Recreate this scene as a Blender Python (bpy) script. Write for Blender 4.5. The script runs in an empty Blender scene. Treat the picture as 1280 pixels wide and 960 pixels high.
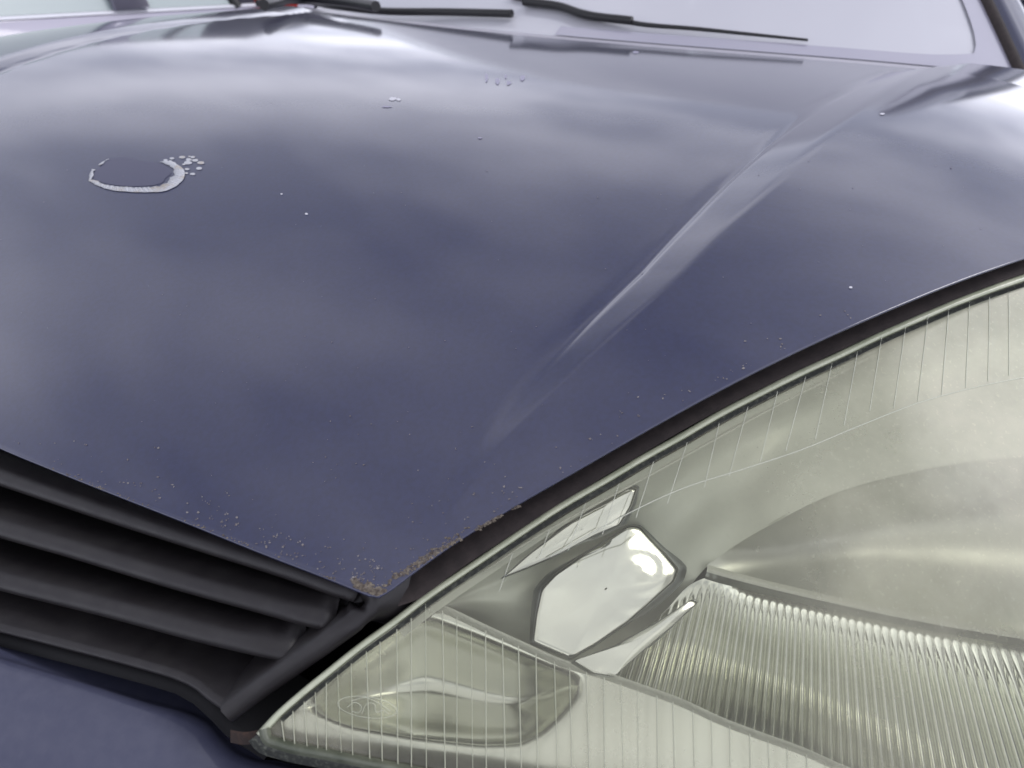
import bpy, bmesh, math, random
import numpy as np
from mathutils import Vector, Matrix, noise as mnoise
random.seed(7); np.random.seed(7)
sc = bpy.context.scene
COL = sc.collection
# ------------------------------------------------------------ camera
F = 950.0; CZ = 1.12; PITCH = math.radians(30); YAW = math.radians(30)
cam_d = bpy.data.cameras.new("camera"); cam = bpy.data.objects.new("camera", cam_d); COL.objects.link(cam)
cam.location = (0, 0, CZ); ROLL = math.radians(2)
cam.rotation_euler = (Matrix.Rotation(YAW, 3, 'Z') @ Matrix.Rotation(math.pi/2-PITCH, 3, 'X') @ Matrix.Rotation(ROLL, 3, 'Z')).to_euler()
cam_d.sensor_width = 36; cam_d.lens = 36*F/1280; cam_d.clip_start = .02; cam_d.clip_end = 3000
cam_d.dof.use_dof = True; cam_d.dof.focus_distance = .56; cam_d.dof.aperture_fstop = 8.5
sc.camera = cam
# ------------------------------------------------------------ sky and sun
SUN_EL, SUN_AZ = math.radians(52), math.radians(60)      # azimuth clockwise from +Y
wd = bpy.data.worlds.new("World"); sc.world = wd; wd.use_nodes = True
wn, wl = wd.node_tree.nodes, wd.node_tree.links; wn.clear()
wo = wn.new('ShaderNodeOutputWorld'); sky = wn.new('ShaderNodeTexSky'); sky.sky_type = 'NISHITA'; sky.sun_disc = False
sky.sun_elevation = SUN_EL; sky.sun_rotation = SUN_AZ
bg1 = wn.new('ShaderNodeBackground'); bg1.inputs[1].default_value = .10; wl.new(sky.outputs[0], bg1.inputs[0])
tc = wn.new('ShaderNodeTexCoord'); sx = wn.new('ShaderNodeSeparateXYZ'); wl.new(tc.outputs['Generated'], sx.inputs[0])
def wmath(op, a, b=None, c=None):
    n = wn.new('ShaderNodeMath'); n.operation = op
    for i, v in enumerate((a, b, c)):
        if v is None: continue
        if isinstance(v, (int, float)): n.inputs[i].default_value = v
        else: wl.new(v, n.inputs[i])
    return n.outputs[0]
zz = wmath('ADD', wmath('ABSOLUTE', sx.outputs[2]), .16)
cx = wn.new('ShaderNodeCombineXYZ'); wl.new(wmath('DIVIDE', sx.outputs[0], zz), cx.inputs[0]); wl.new(wmath('DIVIDE', sx.outputs[1], zz), cx.inputs[1])
cx.inputs[2].default_value = 3.3
nz = wn.new('ShaderNodeTexNoise'); nz.inputs['Scale'].default_value = 1.45; nz.inputs['Detail'].default_value = 4.2; nz.inputs['Roughness'].default_value = .56
wl.new(cx.outputs[0], nz.inputs['Vector'])
rmp = wn.new('ShaderNodeValToRGB'); wl.new(nz.outputs[0], rmp.inputs[0])
rmp.color_ramp.elements[0].position = .36; rmp.color_ramp.elements[0].color = (.40, .41, .49, 1)
rmp.color_ramp.elements[1].position = .66; rmp.color_ramp.elements[1].color = (.98, .98, 1.09, 1)
bg2 = wn.new('ShaderNodeBackground'); wl.new(rmp.outputs[0], bg2.inputs[0]); vd = wn.new('ShaderNodeVectorMath'); vd.operation = 'DOT_PRODUCT'; wl.new(tc.outputs['Generated'], vd.inputs[0])
vd.inputs[1].default_value = (math.sin(SUN_AZ)*math.cos(SUN_EL), math.cos(SUN_AZ)*math.cos(SUN_EL), math.sin(SUN_EL))
glow = wmath('MULTIPLY', wmath('POWER', wmath('MAXIMUM', vd.outputs['Value'], 0), 9), 1.8)      # sun behind thin cloud
hor = wmath('MULTIPLY_ADD', wmath('EXPONENT', wmath('MULTIPLY', wmath('ABSOLUTE', sx.outputs[2]), -3.4)), 3.3, .85)
wl.new(wmath('ADD', hor, glow), bg2.inputs[1])
mx = wn.new('ShaderNodeMixShader'); mx.inputs[0].default_value = .86
wl.new(bg1.outputs[0], mx.inputs[1]); wl.new(bg2.outputs[0], mx.inputs[2]); wl.new(mx.outputs[0], wo.inputs[0])
sl = bpy.data.lights.new("sun", 'SUN'); sl.energy = 1.0; sl.angle = math.radians(24); sl.color = (1, .975, .95)
so = bpy.data.objects.new("sun", sl); COL.objects.link(so)
sd = Vector((math.sin(SUN_AZ)*math.cos(SUN_EL), math.cos(SUN_AZ)*math.cos(SUN_EL), math.sin(SUN_EL)))
so.rotation_euler = sd.to_track_quat('Z', 'Y').to_euler(); so.location = (0, 0, 5)
sc.view_settings.view_transform = 'Standard'; sc.view_settings.look = 'None'; sc.view_settings.exposure = 0; sc.view_settings.gamma = 1
sc.render.engine = 'CYCLES'; sc.cycles.transparent_max_bounces = 24; sc.cycles.max_bounces = 14; sc.cycles.glossy_bounces = 8

# ------------------------------------------------------------ helpers
CP, SP = math.cos(PITCH), math.sin(PITCH)
def ray(px, py):
    a = (np.asarray(px, float)-640)/F; b = (480-np.asarray(py, float))/F
    u = a*math.cos(ROLL)-b*math.sin(ROLL); v = a*math.sin(ROLL)+b*math.cos(ROLL)
    f = CP+v*SP; z = -SP+v*CP
    return np.stack([u*math.cos(YAW)-f*math.sin(YAW), u*math.sin(YAW)+f*math.cos(YAW), z], -1)
CAM = np.array([0, 0, CZ])
def proj(P):
    c = np.asarray(P)-CAM; f = -c[..., 0]*math.sin(YAW)+c[..., 1]*math.cos(YAW); u = c[..., 0]*math.cos(YAW)+c[..., 1]*math.sin(YAW)
    zc = f*CP-c[..., 2]*SP; yc = f*SP+c[..., 2]*CP; U = u/zc; V = yc/zc
    return 640+F*(U*math.cos(ROLL)+V*math.sin(ROLL)), 480-F*(V*math.cos(ROLL)-U*math.sin(ROLL))
def at(px, py, h): d = ray(px, py); return CAM+d*h/-d[2]               # point on a sight line, h metres below eye level
def lerp(a, b, t): return a+(b-a)*t
def sstep(a, b, x): t = np.clip((x-a)/(b-a), 0, 1); return t*t*(3-2*t)
def resample(pts, n, ts=None):
    P = np.array(pts, float); s = np.r_[0, np.cumsum(np.linalg.norm(np.diff(P[:, :min(3, P.shape[1])], axis=0), axis=1))]; s /= s[-1]
    if ts is None: ts = np.linspace(0, 1, n)
    # smooth (Catmull-like) interpolation by cubic hermite
    m = np.gradient(P, s, axis=0)
    out = []
    for t in ts:
        i = min(max(np.searchsorted(s, t)-1, 0), len(s)-2); h = s[i+1]-s[i]; k = (t-s[i])/h
        out.append((2*k**3-3*k*k+1)*P[i]+(k**3-2*k*k+k)*h*m[i]+(-2*k**3+3*k*k)*P[i+1]+(k**3-k*k)*h*m[i+1])
    return np.array(out)
class MB:
    def __init__(s): s.v = []; s.f = []
    def grid(s, G, close=False):
        G = np.asarray(G); n, m = G.shape[:2]; b = len(s.v); s.v += [tuple(map(float, p)) for p in G.reshape(-1, 3)]
        for i in range(n-1):
            for j in range(m if close else m-1):
                k = (j+1) % m
                s.f.append((b+i*m+j, b+i*m+k, b+(i+1)*m+k, b+(i+1)*m+j))
        return s
    def poly(s, P):
        b = len(s.v); s.v += [tuple(map(float, p)) for p in P]; s.f.append(tuple(range(b, b+len(P)))); return s
    def tube(s, P, r, n=8, flat=1.0, cap=True):
        P = np.array(P, float); N = len(P); r = np.broadcast_to(r, (N,)); rings = []
        for i in range(N):
            t = P[min(i+1, N-1)]-P[max(i-1, 0)]; t /= np.linalg.norm(t)+1e-12
            a = np.cross(t, (0, 0, 1)); a /= np.linalg.norm(a)+1e-9; b = np.cross(a, t)
            rings.append([P[i]+r[i]*(math.cos(q)*a+flat*math.sin(q)*b) for q in np.linspace(0, 2*math.pi, n, endpoint=False)])
        s.grid(np.array(rings), close=True)
        if cap: s.poly(rings[0][::-1]); s.poly(rings[-1])
        return s
    def box(s, c, d, R=None):
        c = np.array(c); P = [np.array([x*d[0], y*d[1], z*d[2]])/2 for x in (-1, 1) for y in (-1, 1) for z in (-1, 1)]
        if R is not None: P = [np.array(R @ Vector(p)) for p in P]
        b = len(s.v); s.v += [tuple(c+p) for p in P]
        for f in ((0, 1, 3, 2), (4, 6, 7, 5), (0, 4, 5, 1), (2, 3, 7, 6), (0, 2, 6, 4), (1, 5, 7, 3)): s.f.append(tuple(b+i for i in f))
        return s
    def build(s, name, mat, parent=None, smooth=True, label=None, kind=None, solid=0, off=-1, bevel=0):
        me = bpy.data.meshes.new(name); me.from_pydata(s.v, [], s.f); me.update()
        o = bpy.data.objects.new(name, me); COL.objects.link(o)
        if mat: me.materials.append(mat)
        if smooth: me.shade_smooth()
        if solid:
            m = o.modifiers.new("solid", 'SOLIDIFY'); m.thickness = solid; m.offset = off
        if bevel:
            m = o.modifiers.new("bevel", 'BEVEL'); m.width = bevel; m.segments = 3; m.limit_method = 'ANGLE'
        if parent:
            o.parent = parent; p = parent; L = Matrix()
            while p.parent: p = p.parent
            o.matrix_parent_inverse = Matrix.Translation(-p.location)if parent == p else Matrix()
        if parent and parent.parent: o.matrix_parent_inverse = Matrix()
        if label: o['label'] = label
        if kind: o['kind'] = kind
        return o
def empty(name, loc, label=None, cat=None):
    o = bpy.data.objects.new(name, None); COL.objects.link(o); o.location = loc; o.empty_display_size = .2
    if label: o['label'] = label
    if cat: o['category'] = cat
    return o
def sub_empty(name, parent):
    o = bpy.data.objects.new(name, None); COL.objects.link(o); o.parent = parent
    o.matrix_parent_inverse = Matrix.Translation(-parent.location); return o

# ------------------------------------------------------------ materials
def mat(name, base=(.5,.5,.5), rough=.5, metal=0., coat=0., coat_r=.03, ior=1.5, noise=None, bump=None, spec=.5, rnoise=None, coat_ior=1.5):
    m = bpy.data.materials.new(name); m.use_nodes = True; nt = m.node_tree; b = nt.nodes['Principled BSDF']
    b.inputs['Base Color'].default_value = (*base, 1); b.inputs['Roughness'].default_value = rough; b.inputs['Metallic'].default_value = metal
    b.inputs['Coat Weight'].default_value = coat; b.inputs['Coat Roughness'].default_value = coat_r; b.inputs['IOR'].default_value = ior
    b.inputs['Specular IOR Level'].default_value = spec; b.inputs['Coat IOR'].default_value = coat_ior
    t = nt.nodes.new('ShaderNodeTexCoord')
    def nse(scale, detail=4, rg=.6):
        n = nt.nodes.new('ShaderNodeTexNoise'); n.inputs['Scale'].default_value = scale; n.inputs['Detail'].default_value = detail; n.inputs['Roughness'].default_value = rg
        nt.links.new(t.outputs['Object'], n.inputs['Vector']); return n
    if noise:      # (scale, colour2, lo, hi)
        n = nse(noise[0]); r = nt.nodes.new('ShaderNodeValToRGB'); r.color_ramp.elements[0].position = noise[2]; r.color_ramp.elements[1].position = noise[3]
        r.color_ramp.elements[0].color = (*base, 1); r.color_ramp.elements[1].color = (*noise[1], 1)
        nt.links.new(n.outputs[0], r.inputs[0]); nt.links.new(r.outputs[0], b.inputs['Base Color'])
    if bump:       # (scale, strength, distance)
        n = nse(bump[0]); q = nt.nodes.new('ShaderNodeBump'); q.inputs['Strength'].default_value = bump[1]; q.inputs['Distance'].default_value = bump[2]
        nt.links.new(n.outputs[0], q.inputs['Height']); nt.links.new(q.outputs[0], b.inputs['Normal'])
    if rnoise:     # (scale, r0, r1)
        n = nse(rnoise[0]); r = nt.nodes.new('ShaderNodeMapRange'); r.inputs[1].default_value = .3; r.inputs[2].default_value = .7; r.inputs[3].default_value = rnoise[1]; r.inputs[4].default_value = rnoise[2]
        nt.links.new(n.outputs[0], r.inputs[0]); nt.links.new(r.outputs[0], b.inputs['Roughness'])
    return m
M = {}
M['paint'] = mat('blue_paint', (.010, .0125, .047), .45, .0, 1.0, .085, noise=(260, (.013, .017, .062), .35, .65), bump=(900, .02, .0003), spec=.2, coat_ior=1.8)
M['bumper'] = mat('dusty_bumper_paint', (.052, .056, .096), .5, .0, .6, .12, noise=(120, (.062, .066, .106), .35, .65), bump=(900, .03, .0003), spec=.3)
M['bare'] = mat('unlacquered_paint', (.040, .041, .085), .5, coat=.5, coat_r=.25, spec=.3)
M['peel'] = mat('peeling_lacquer', (.46, .47, .50), .6, noise=(70, (.36, .30, .22), .5, .75), bump=(400, .5, .001))
M['chip'] = mat('stone_chip', (.12, .10, .10), .8, noise=(300, (.26, .24, .23), .4, .6))
M['rust'] = mat('rust', (.075, .058, .048), .9, noise=(420, (.25, .215, .165), .38, .68), bump=(700, .9, .002))
M['grille'] = mat('black_grille_plastic', (.014, .012, .013), .40, noise=(60, (.021, .019, .019), .4, .7), bump=(1500, .25, .0006), spec=.45, rnoise=(40, .36, .5))
M['black'] = mat('matt_black', (.008, .008, .009), .7, spec=.2)
M['rubber'] = mat('rubber_seal', (.034, .028, .027), .75, spec=.25, noise=(120, (.050, .040, .038), .4, .7), bump=(600, .3, .001))
M['chrome'] = mat('chrome', (.80, .81, .76), .12, 1., bump=(30, .15, .002))
M['mirror'] = mat('mirror_chrome', (.80, .80, .75), .06, 1.)
M['satin'] = mat('satin_reflector', (.60, .61, .56), .34, 1., bump=(18, .06, .004), rnoise=(18, .26, .45))
M['satin2'] = mat('frosted_bezel', (.60, .62, .55), .38, .15, noise=(14, (.68, .70, .62), .35, .65), bump=(12, .06, .004))
M['edgegrey'] = mat('painted_dark_edge', (.20, .215, .22), .3, .85)  # dark tone stands in for reflected facet edges and shade below the step
M['ledge'] = mat('moulded_ledge', (.72, .73, .66), .5, bump=(300, .8, .002))
M['rim'] = mat('yellowed_rim', (.42, .45, .32), .3, noise=(60, (.52, .54, .40), .35, .65), bump=(500, .3, .001), coat=.5)
M['rimdark'] = mat('dirty_groove', (.035, .038, .032), .6, noise=(350, (.13, .14, .11), .5, .7), bump=(500, .6, .001))
M['asphalt'] = mat('asphalt', (.045, .045, .048), .9, noise=(40, (.07, .07, .072), .3, .7), bump=(120, .6, .01))
M['wiper'] = mat('wiper_black', (.010, .010, .011), .4)
M['cowl'] = mat('cowl_plastic', (.42, .41, .46), .4, bump=(200, .3, .001))
M['carpaint2'] = mat('mauve_grey_paint', (.27, .26, .33), .4, .3, 1., .05)
M['darkglass'] = mat('car_window_glass', (.40, .46, .46), .3, spec=.5)
M['red'] = mat('red_lamp', (.45, .03, .02), .2, coat=1.)
M['white'] = mat('white_strip', (.75, .75, .80), .4)
M['tyre'] = mat('tyre', (.02, .02, .02), .8)
M['alloy'] = mat('alloy', (.5, .5, .52), .3, .8)

def lens_mat():
    m = bpy.data.materials.new('hazy_lens'); m.use_nodes = True; nt = m.node_tree; N = nt.nodes; L = nt.links; N.clear()
    out = N.new('ShaderNodeOutputMaterial'); t = N.new('ShaderNodeTexCoord')
    tr = N.new('ShaderNodeBsdfTransparent'); tr.inputs[0].default_value = (.95, .955, .87, 1)
    df = N.new('ShaderNodeBsdfDiffuse'); df.inputs[0].default_value = (.73, .71, .555, 1)
    tl = N.new('ShaderNodeBsdfTranslucent'); tl.inputs[0].default_value = (.73, .71, .555, 1)
    hz = N.new('ShaderNodeMixShader'); hz.inputs[0].default_value = .4; L.new(df.outputs[0], hz.inputs[1]); L.new(tl.outputs[0], hz.inputs[2])
    n1 = N.new('ShaderNodeTexNoise'); n1.inputs['Scale'].default_value = 9; n1.inputs['Detail'].default_value = 6; n1.inputs['Roughness'].default_value = .6; L.new(t.outputs['Object'], n1.inputs['Vector'])
    n2 = N.new('ShaderNodeTexNoise'); n2.inputs['Scale'].default_value = 420; n2.inputs['Detail'].default_value = 3; L.new(t.outputs['Object'], n2.inputs['Vector'])
    at_ = N.new('ShaderNodeAttribute'); at_.attribute_name = 'wear'
    a = N.new('ShaderNodeMapRange'); a.inputs[1].default_value = .35; a.inputs[2].default_value = .7; a.inputs[3].default_value = .0; a.inputs[4].default_value = 1.; L.new(n1.outputs[0], a.inputs[0])
    def mth(op, x, y):
        q = N.new('ShaderNodeMath'); q.operation = op
        for i, v in enumerate((x, y)):
            if isinstance(v, (int, float)): q.inputs[i].default_value = v
            else: L.new(v, q.inputs[i])
        return q.outputs[0]
    w = mth('MULTIPLY', at_.outputs['Fac'], mth('ADD', .5, mth('MULTIPLY', a.outputs[0], .75)))
    sp = N.new('ShaderNodeMapRange'); sp.inputs[1].default_value = .60; sp.inputs[2].default_value = .72; sp.inputs[3].default_value = 0; sp.inputs[4].default_value = .2; L.new(n2.outputs[0], sp.inputs[0])
    fac = mth('ADD', w, mth('MULTIPLY', sp.outputs[0], at_.outputs['Fac']))
    m1 = N.new('ShaderNodeMixShader'); L.new(fac, m1.inputs[0]); L.new(tr.outputs[0], m1.inputs[1]); L.new(hz.outputs[0], m1.inputs[2])
    gl = N.new('ShaderNodeBsdfGlossy'); gl.inputs['Roughness'].default_value = .12; fr = N.new('ShaderNodeFresnel'); fr.inputs[0].default_value = 1.45
    m2 = N.new('ShaderNodeMixShader'); L.new(mth('MULTIPLY', fr.outputs[0], .7), m2.inputs[0]); L.new(m1.outputs[0], m2.inputs[1]); L.new(gl.outputs[0], m2.inputs[2])
    L.new(m2.outputs[0], out.inputs[0]); return m
M['lens'] = lens_mat()
def glass_mat(name, tint, glare, gr=.03):
    m = bpy.data.materials.new(name); m.use_nodes = True; nt = m.node_tree; N = nt.nodes; L = nt.links; N.clear()
    out = N.new('ShaderNodeOutputMaterial'); tr = N.new('ShaderNodeBsdfTransparent'); tr.inputs[0].default_value = (*tint, 1)
    df = N.new('ShaderNodeBsdfDiffuse'); df.inputs[0].default_value = (.8, .8, .86, 1)  # pale diffuse share, paints sky glare into the glass
    m1 = N.new('ShaderNodeMixShader'); m1.inputs[0].default_value = glare; L.new(tr.outputs[0], m1.inputs[1]); L.new(df.outputs[0], m1.inputs[2])
    gl = N.new('ShaderNodeBsdfGlossy'); gl.inputs['Roughness'].default_value = gr; fr = N.new('ShaderNodeFresnel'); fr.inputs[0].default_value = 2.1
    m2 = N.new('ShaderNodeMixShader'); L.new(fr.outputs[0], m2.inputs[0]); L.new(m1.outputs[0], m2.inputs[1]); L.new(gl.outputs[0], m2.inputs[2])
    L.new(m2.outputs[0], out.inputs[0]); return m
M['glass'] = glass_mat('windshield_glass', (.8, .88, .86), .66)

# ------------------------------------------------------------ ground
g = MB(); R = 600
g.grid([[(x, y, 0) for x in (-R, -20, 0, 20, R)] for y in (-R, -20, 0, 20, R)])
go = g.build('ground', M['asphalt'], smooth=False, kind='structure')

# ------------------------------------------------------------ the car
CAR = empty('parked_car', (-.68, 1.6, 0), 'dark blue car close up, bonnet with a peeled lacquer ring and yellowed headlight', 'car')
XC = -.68
AY = np.polyfit([.24, .7, 1.15, 1.5], [-.314, -.155, -.13, -.124], 3)
def Qs(x, y): x = np.asarray(x, float); y = np.asarray(y, float); return CZ+np.polyval(AY, y)-np.where(x < XC, .02, .05)*(x-XC)**4
def hits(px, py, fn):
    """where sight lines meet the surface z = fn(x, y)"""
    d = ray(px, py); T = np.r_[np.linspace(.25, 1.2, 60), np.linspace(1.24, 2.6, 35)]
    Pq = CAM+d[:, None, :]*T[None, :, None]; below = Pq[..., 2] < fn(Pq[..., 0], Pq[..., 1]); k = np.argmax(below, 1); k = np.where(below.any(1), np.maximum(k, 1), len(T)-1)
    lo, hi = T[k-1], T[k]
    for _ in range(24):
        m = (lo+hi)/2; q = CAM+d*m[:, None]; b = q[:, 2] < fn(q[:, 0], q[:, 1]); hi = np.where(b, m, hi); lo = np.where(b, lo, m)
    return CAM+d*hi[:, None]
def hit(px, py, fn): return hits(np.array([px]), np.array([py]), fn)[0]
# crease line between centre panel and wing
RIB = [(520,635),(560,588),(640,498),(720,418),(800,340),(870,266),(930,207),(1000,150),(1060,112),(1105,92)]
rib3 = np.array([hit(px, py, Qs) for px, py in RIB])
_ry = rib3[:, 1]; _rx = rib3[:, 0]
def ribx(y):
    return np.interp(y, np.r_[_ry[0]-.1, _ry, _ry[-1]+.3], np.r_[_rx[0]-.02, _rx, _rx[-1]+.10])
def Hs(x, y):
    x = np.asarray(x, float); y = np.asarray(y, float)
    X = np.abs(x-XC); rx = ribx(y)-XC
    s = X-rx
    amp = .0135*sstep(_ry[0]-.08, _ry[0]+.36, y)*np.where(x < XC, .3, 1)
    w = .020+.034*sstep(.26, .75, y)
    t = np.clip(s/w, 0, 1)
    st = np.where(t < .7, t, .7+.3*np.sin(np.clip((t-.7)/.6, 0, .5)*math.pi)*2/math.pi)/.891*amp     # crisp start, flat face, rounded top
    groove = -.0010*np.exp(-(s/.004)**2)*sstep(_ry[0], _ry[0]+.2, y)
    out = np.where(s > w, -(np.clip(s-w, 0, 1))**2*.35*sstep(.4, 1.0, y), 0)
    return Qs(x, y)+st+groove+out
# hood outline, lower side (front edge then headlight edge)
EF = [(0,558),(60,583),(120,607),(235,652),(340,694),(400,717),(440,733),(462,742)]
EH = [(474,744),(488,735),(505,722),(560,682),(640,632),(720,586),(800,540),(900,485),(1000,435),(1100,390),(1200,349),(1280,321)]
lf = [hit(px, py, Hs) for px, py in EF]; lh = [hit(px, py, Hs) for px, py in EH]
slope = (lf[0]-lf[3]); slope /= np.linalg.norm(slope)
left = [np.array([XC-k*.1, lf[0][1]+.00, 0]) for k in (7.1, 6, 4.5, 3, 1.5)]
left = [np.array([x, lf[0][1]+.02*((x-XC)/.5)**4 + (.55*max(0, -(x-XC)-.45)), 0]) for x in (-1.47, -1.36, -1.2, -1.0, -.82, -.70)]
e = lh[-1]-lh[-2]; e /= np.linalg.norm(e[:2])
right = [lh[-1]+e*k+np.array([-.6*k*k, 0, 0]) for k in (.06, .14, .22)]
low = np.array([p[:2] for p in left+lf+lh+right])
def yrear(x): return 1.20+.30*(x-XC)**2
nL = 340
a1 = resample(np.array([p[:2] for p in left+lf]), 150); a2 = resample(np.array([p[:2] for p in lh+right]), 230)
lowp = np.vstack([a1, a2]); NC = len(lowp)
xr = np.r_[np.linspace(-1.50, -.10, 150), np.linspace(-.097, .115, 230)]
rear = np.stack([xr, yrear(xr)], 1)
NR = 230; tv = np.linspace(0, 1, NR)**1.15
XY = lowp[:, None, :]*(1-tv)[None, :, None]+rear[:, None, :]*tv[None, :, None]
Z = Hs(XY[..., 0], XY[..., 1])
HG = np.dstack([XY, Z])
# folded front lip
tan = np.gradient(lowp, axis=0); nrm = np.stack([tan[:, 1], -tan[:, 0]], 1); nrm /= np.linalg.norm(nrm, axis=1)[:, None]
for _ in range(6): nrm[1:-1] = (nrm[:-2]+nrm[1:-1]+nrm[2:])/3
nrm /= np.linalg.norm(nrm, axis=1)[:, None]
rows = []
for a in (1.0, .8, .6, .4, .2):
    q = a*math.pi*.75; r = .0011
    off = nrm*(r*math.sin(q))-nrm*r*.0; rows.append(np.c_[lowp+off, HG[:, 0, 2]-r*(1-math.cos(q))])
inn = np.c_[lowp-nrm*.018, HG[:, 0, 2]-.008]
HG2 = np.concatenate([inn[:, None], *[r[:, None] for r in rows], HG], axis=1)
hood = MB().grid(HG2).build('hood', M['paint'], CAR)

def on_hood(px, py, lift=.0004):
    p = hit(px, py, Hs); return p+np.array([0, 0, lift])
def patch_ring(outer, inner, lift):
    n = 90; o = resample(np.array(outer+outer[:1], float), n); i = resample(np.array(inner+inner[:1], float), n)
    i = i+(o-i)*.28; jit = np.random.uniform(-1, 1, (n, 2)); i = i+jit*[1.6, .9]; i[-1] = i[0]; o = o+np.random.uniform(-.5, .5, (n, 2))*[1, .5]; o[-1] = o[0]
    A = np.array([[lerp(o[k], i[k], t) for t in (0, .5, 1)] for k in range(n)]); return hits(A[..., 0].ravel(), A[..., 1].ravel(), Hs).reshape(n, 3, 3)+[0, 0, lift]
outer = [(111,227),(115,213),(126,204.5),(134,200.3),(150,195.9),(163,196.4),(172,200.5),(190,202),(202,202.5),(216,203),(224,208),(231,215),(230,224),(222,232),(212,238),(185,241),(160,240.5),(138,238),(122,233)]
inner = [(117,224),(118,216),(127,208),(134,201),(150,196.5),(162,197),(171,201),(188,202.5),(200,205),(211,211),(214,217),(207,223),(204,228),(196,231),(175,233),(158,233),(142,231.5),(130,229),(121,226)]
RG = patch_ring(outer, inner, .0006); RB = MB(); rx_, ry_ = proj(RG[:, 1]); keep = ~(((rx_ > 137) & (rx_ < 203) & (ry_ < 206)) | ((rx_ > 118) & (rx_ < 123) & (ry_ < 214)))
for k in range(len(RG)-1):
    if keep[k] and keep[k+1]: RB.grid(RG[k:k+2])
RB.build('peeled_lacquer', M['peel'], hood, label='pale ring of peeling lacquer on the bonnet', solid=.0003, off=1)
ic = np.mean(np.array(inner), axis=0)
b = MB(); n = 60; ii = resample(np.array(inner+inner[:1], float), n)
b.grid(np.array([[on_hood(*lerp(ii[k], ic, t), .00035) for t in (0, .4, .8, 1)] for k in range(n)]))
b.build('bare_paint_patch', M['bare'], hood, label='dull dark blue patch inside the peeled ring')
def blob(b, px, py, rx, ry, lift=.0005, n=9, mod=.25):
    if not hasattr(b, 'q'): b.q = []
    b.q.append(([(px+rx*math.cos(q)*(1+random.uniform(-mod, mod)), py+ry*math.sin(q)*(1+random.uniform(-mod, mod))) for q in np.linspace(0, 2*math.pi, n, endpoint=False)], lift))
def flush(b):
    A = np.array([p for poly, l in b.q for p in poly]); W = hits(A[:, 0], A[:, 1], Hs); k = 0
    for poly, l in b.q: b.poly(W[k:k+len(poly)]+[0, 0, l]); k += len(poly)
    return b
b = MB()
for px, py, rx, ry in [(207,201,3,1.5),(215,198.5,3,1.4),(228,197,4,1.6),(236,200,3.6,1.8),(241,197,3,1.4),(244,201,4,1.8),(235,204,5.5,2.4),(251,204,4.5,2),(234,212,3,1.3),(249,211,4,1.7),(233,217,2.4,1.1),(241,218,3.4,1.5),(230,206,2.2,1.1),(213,202,2.2,1.1),(226,219,2,1),(237,196,1.6,.8)]:
    blob(b, px, py, rx, ry, .0005, 10, .12)
flush(b).build('peel_spots', M['peel'], hood, smooth=False, kind='stuff')
b = MB()   # small chips and spots
for px, py, rx, ry in [(491,124,5,2.2),(498,125,3,1.6),(1063,360,2.4,1.6),(1103,143,3,1.2),(383,268,2.2,1.2),(352,243,1.6,.9)]: blob(b, px, py, rx, ry)
flush(b).build('paint_chips', mat('pale_chip', (.55, .55, .60), .6), hood, smooth=False, kind='stuff')
b = MB()
for px, py, rx, ry in [(795,66,4,1.6),(608,98,2,5),(622,102,3,4),(636,104,3,3),(653,98,3,4),(632,96,1.5,3),(600,173,3,1),(483,134,7,.9)]: blob(b, px, py, rx, ry)
flush(b).build('dark_smudges', mat('smudge', (.30, .29, .38), .6), hood, smooth=False, kind='stuff')
b = MB()
efp = resample(np.array(EF, float), 60); ehp = resample(np.array(EH, float), 80)
def inside(px, py):
    yl = np.interp(px, [p[0] for p in EF+EH], [p[1] for p in EF+EH]); return py < yl-4
def chip(px, py, s):
    if inside(px, py): blob(b, px, py, s*random.uniform(.7, 1.6), s*random.uniform(.5, 1.1), .0004, random.choice((4, 5, 6)), .5)
for k in range(100):
    t = random.random()**.55; x, y = efp[int(t*59)]; d = abs(random.gauss(0, 1))*22+3
    for j in range(random.choice((1, 1, 2, 3))): chip(x+d*.35+random.uniform(-5, 5), y-d+random.uniform(-3, 3), random.uniform(.5, 1.4))
for k in range(80):
    t = random.random()**1.6; x, y = ehp[int(t*60)]; d = abs(random.gauss(0, 1))*16+3
    for j in range(random.choice((1, 1, 2))): chip(x-d*.35+random.uniform(-4, 4), y-d+random.uniform(-3, 3), random.uniform(.5, 1.3))
for k in range(45): chip(random.uniform(380, 640), random.uniform(520, 720), random.uniform(.5, 1.1))
flush(b).build('stone_chips', M['chip'], hood, smooth=False, kind='stuff')
b = MB()
for k in range(110): chip(random.uniform(0, 1250), random.uniform(200, 620), random.uniform(.35, .75))
flush(b).build('faint_specks', mat('speck', (.13, .12, .15), .7), hood, smooth=False, kind='stuff')
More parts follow.
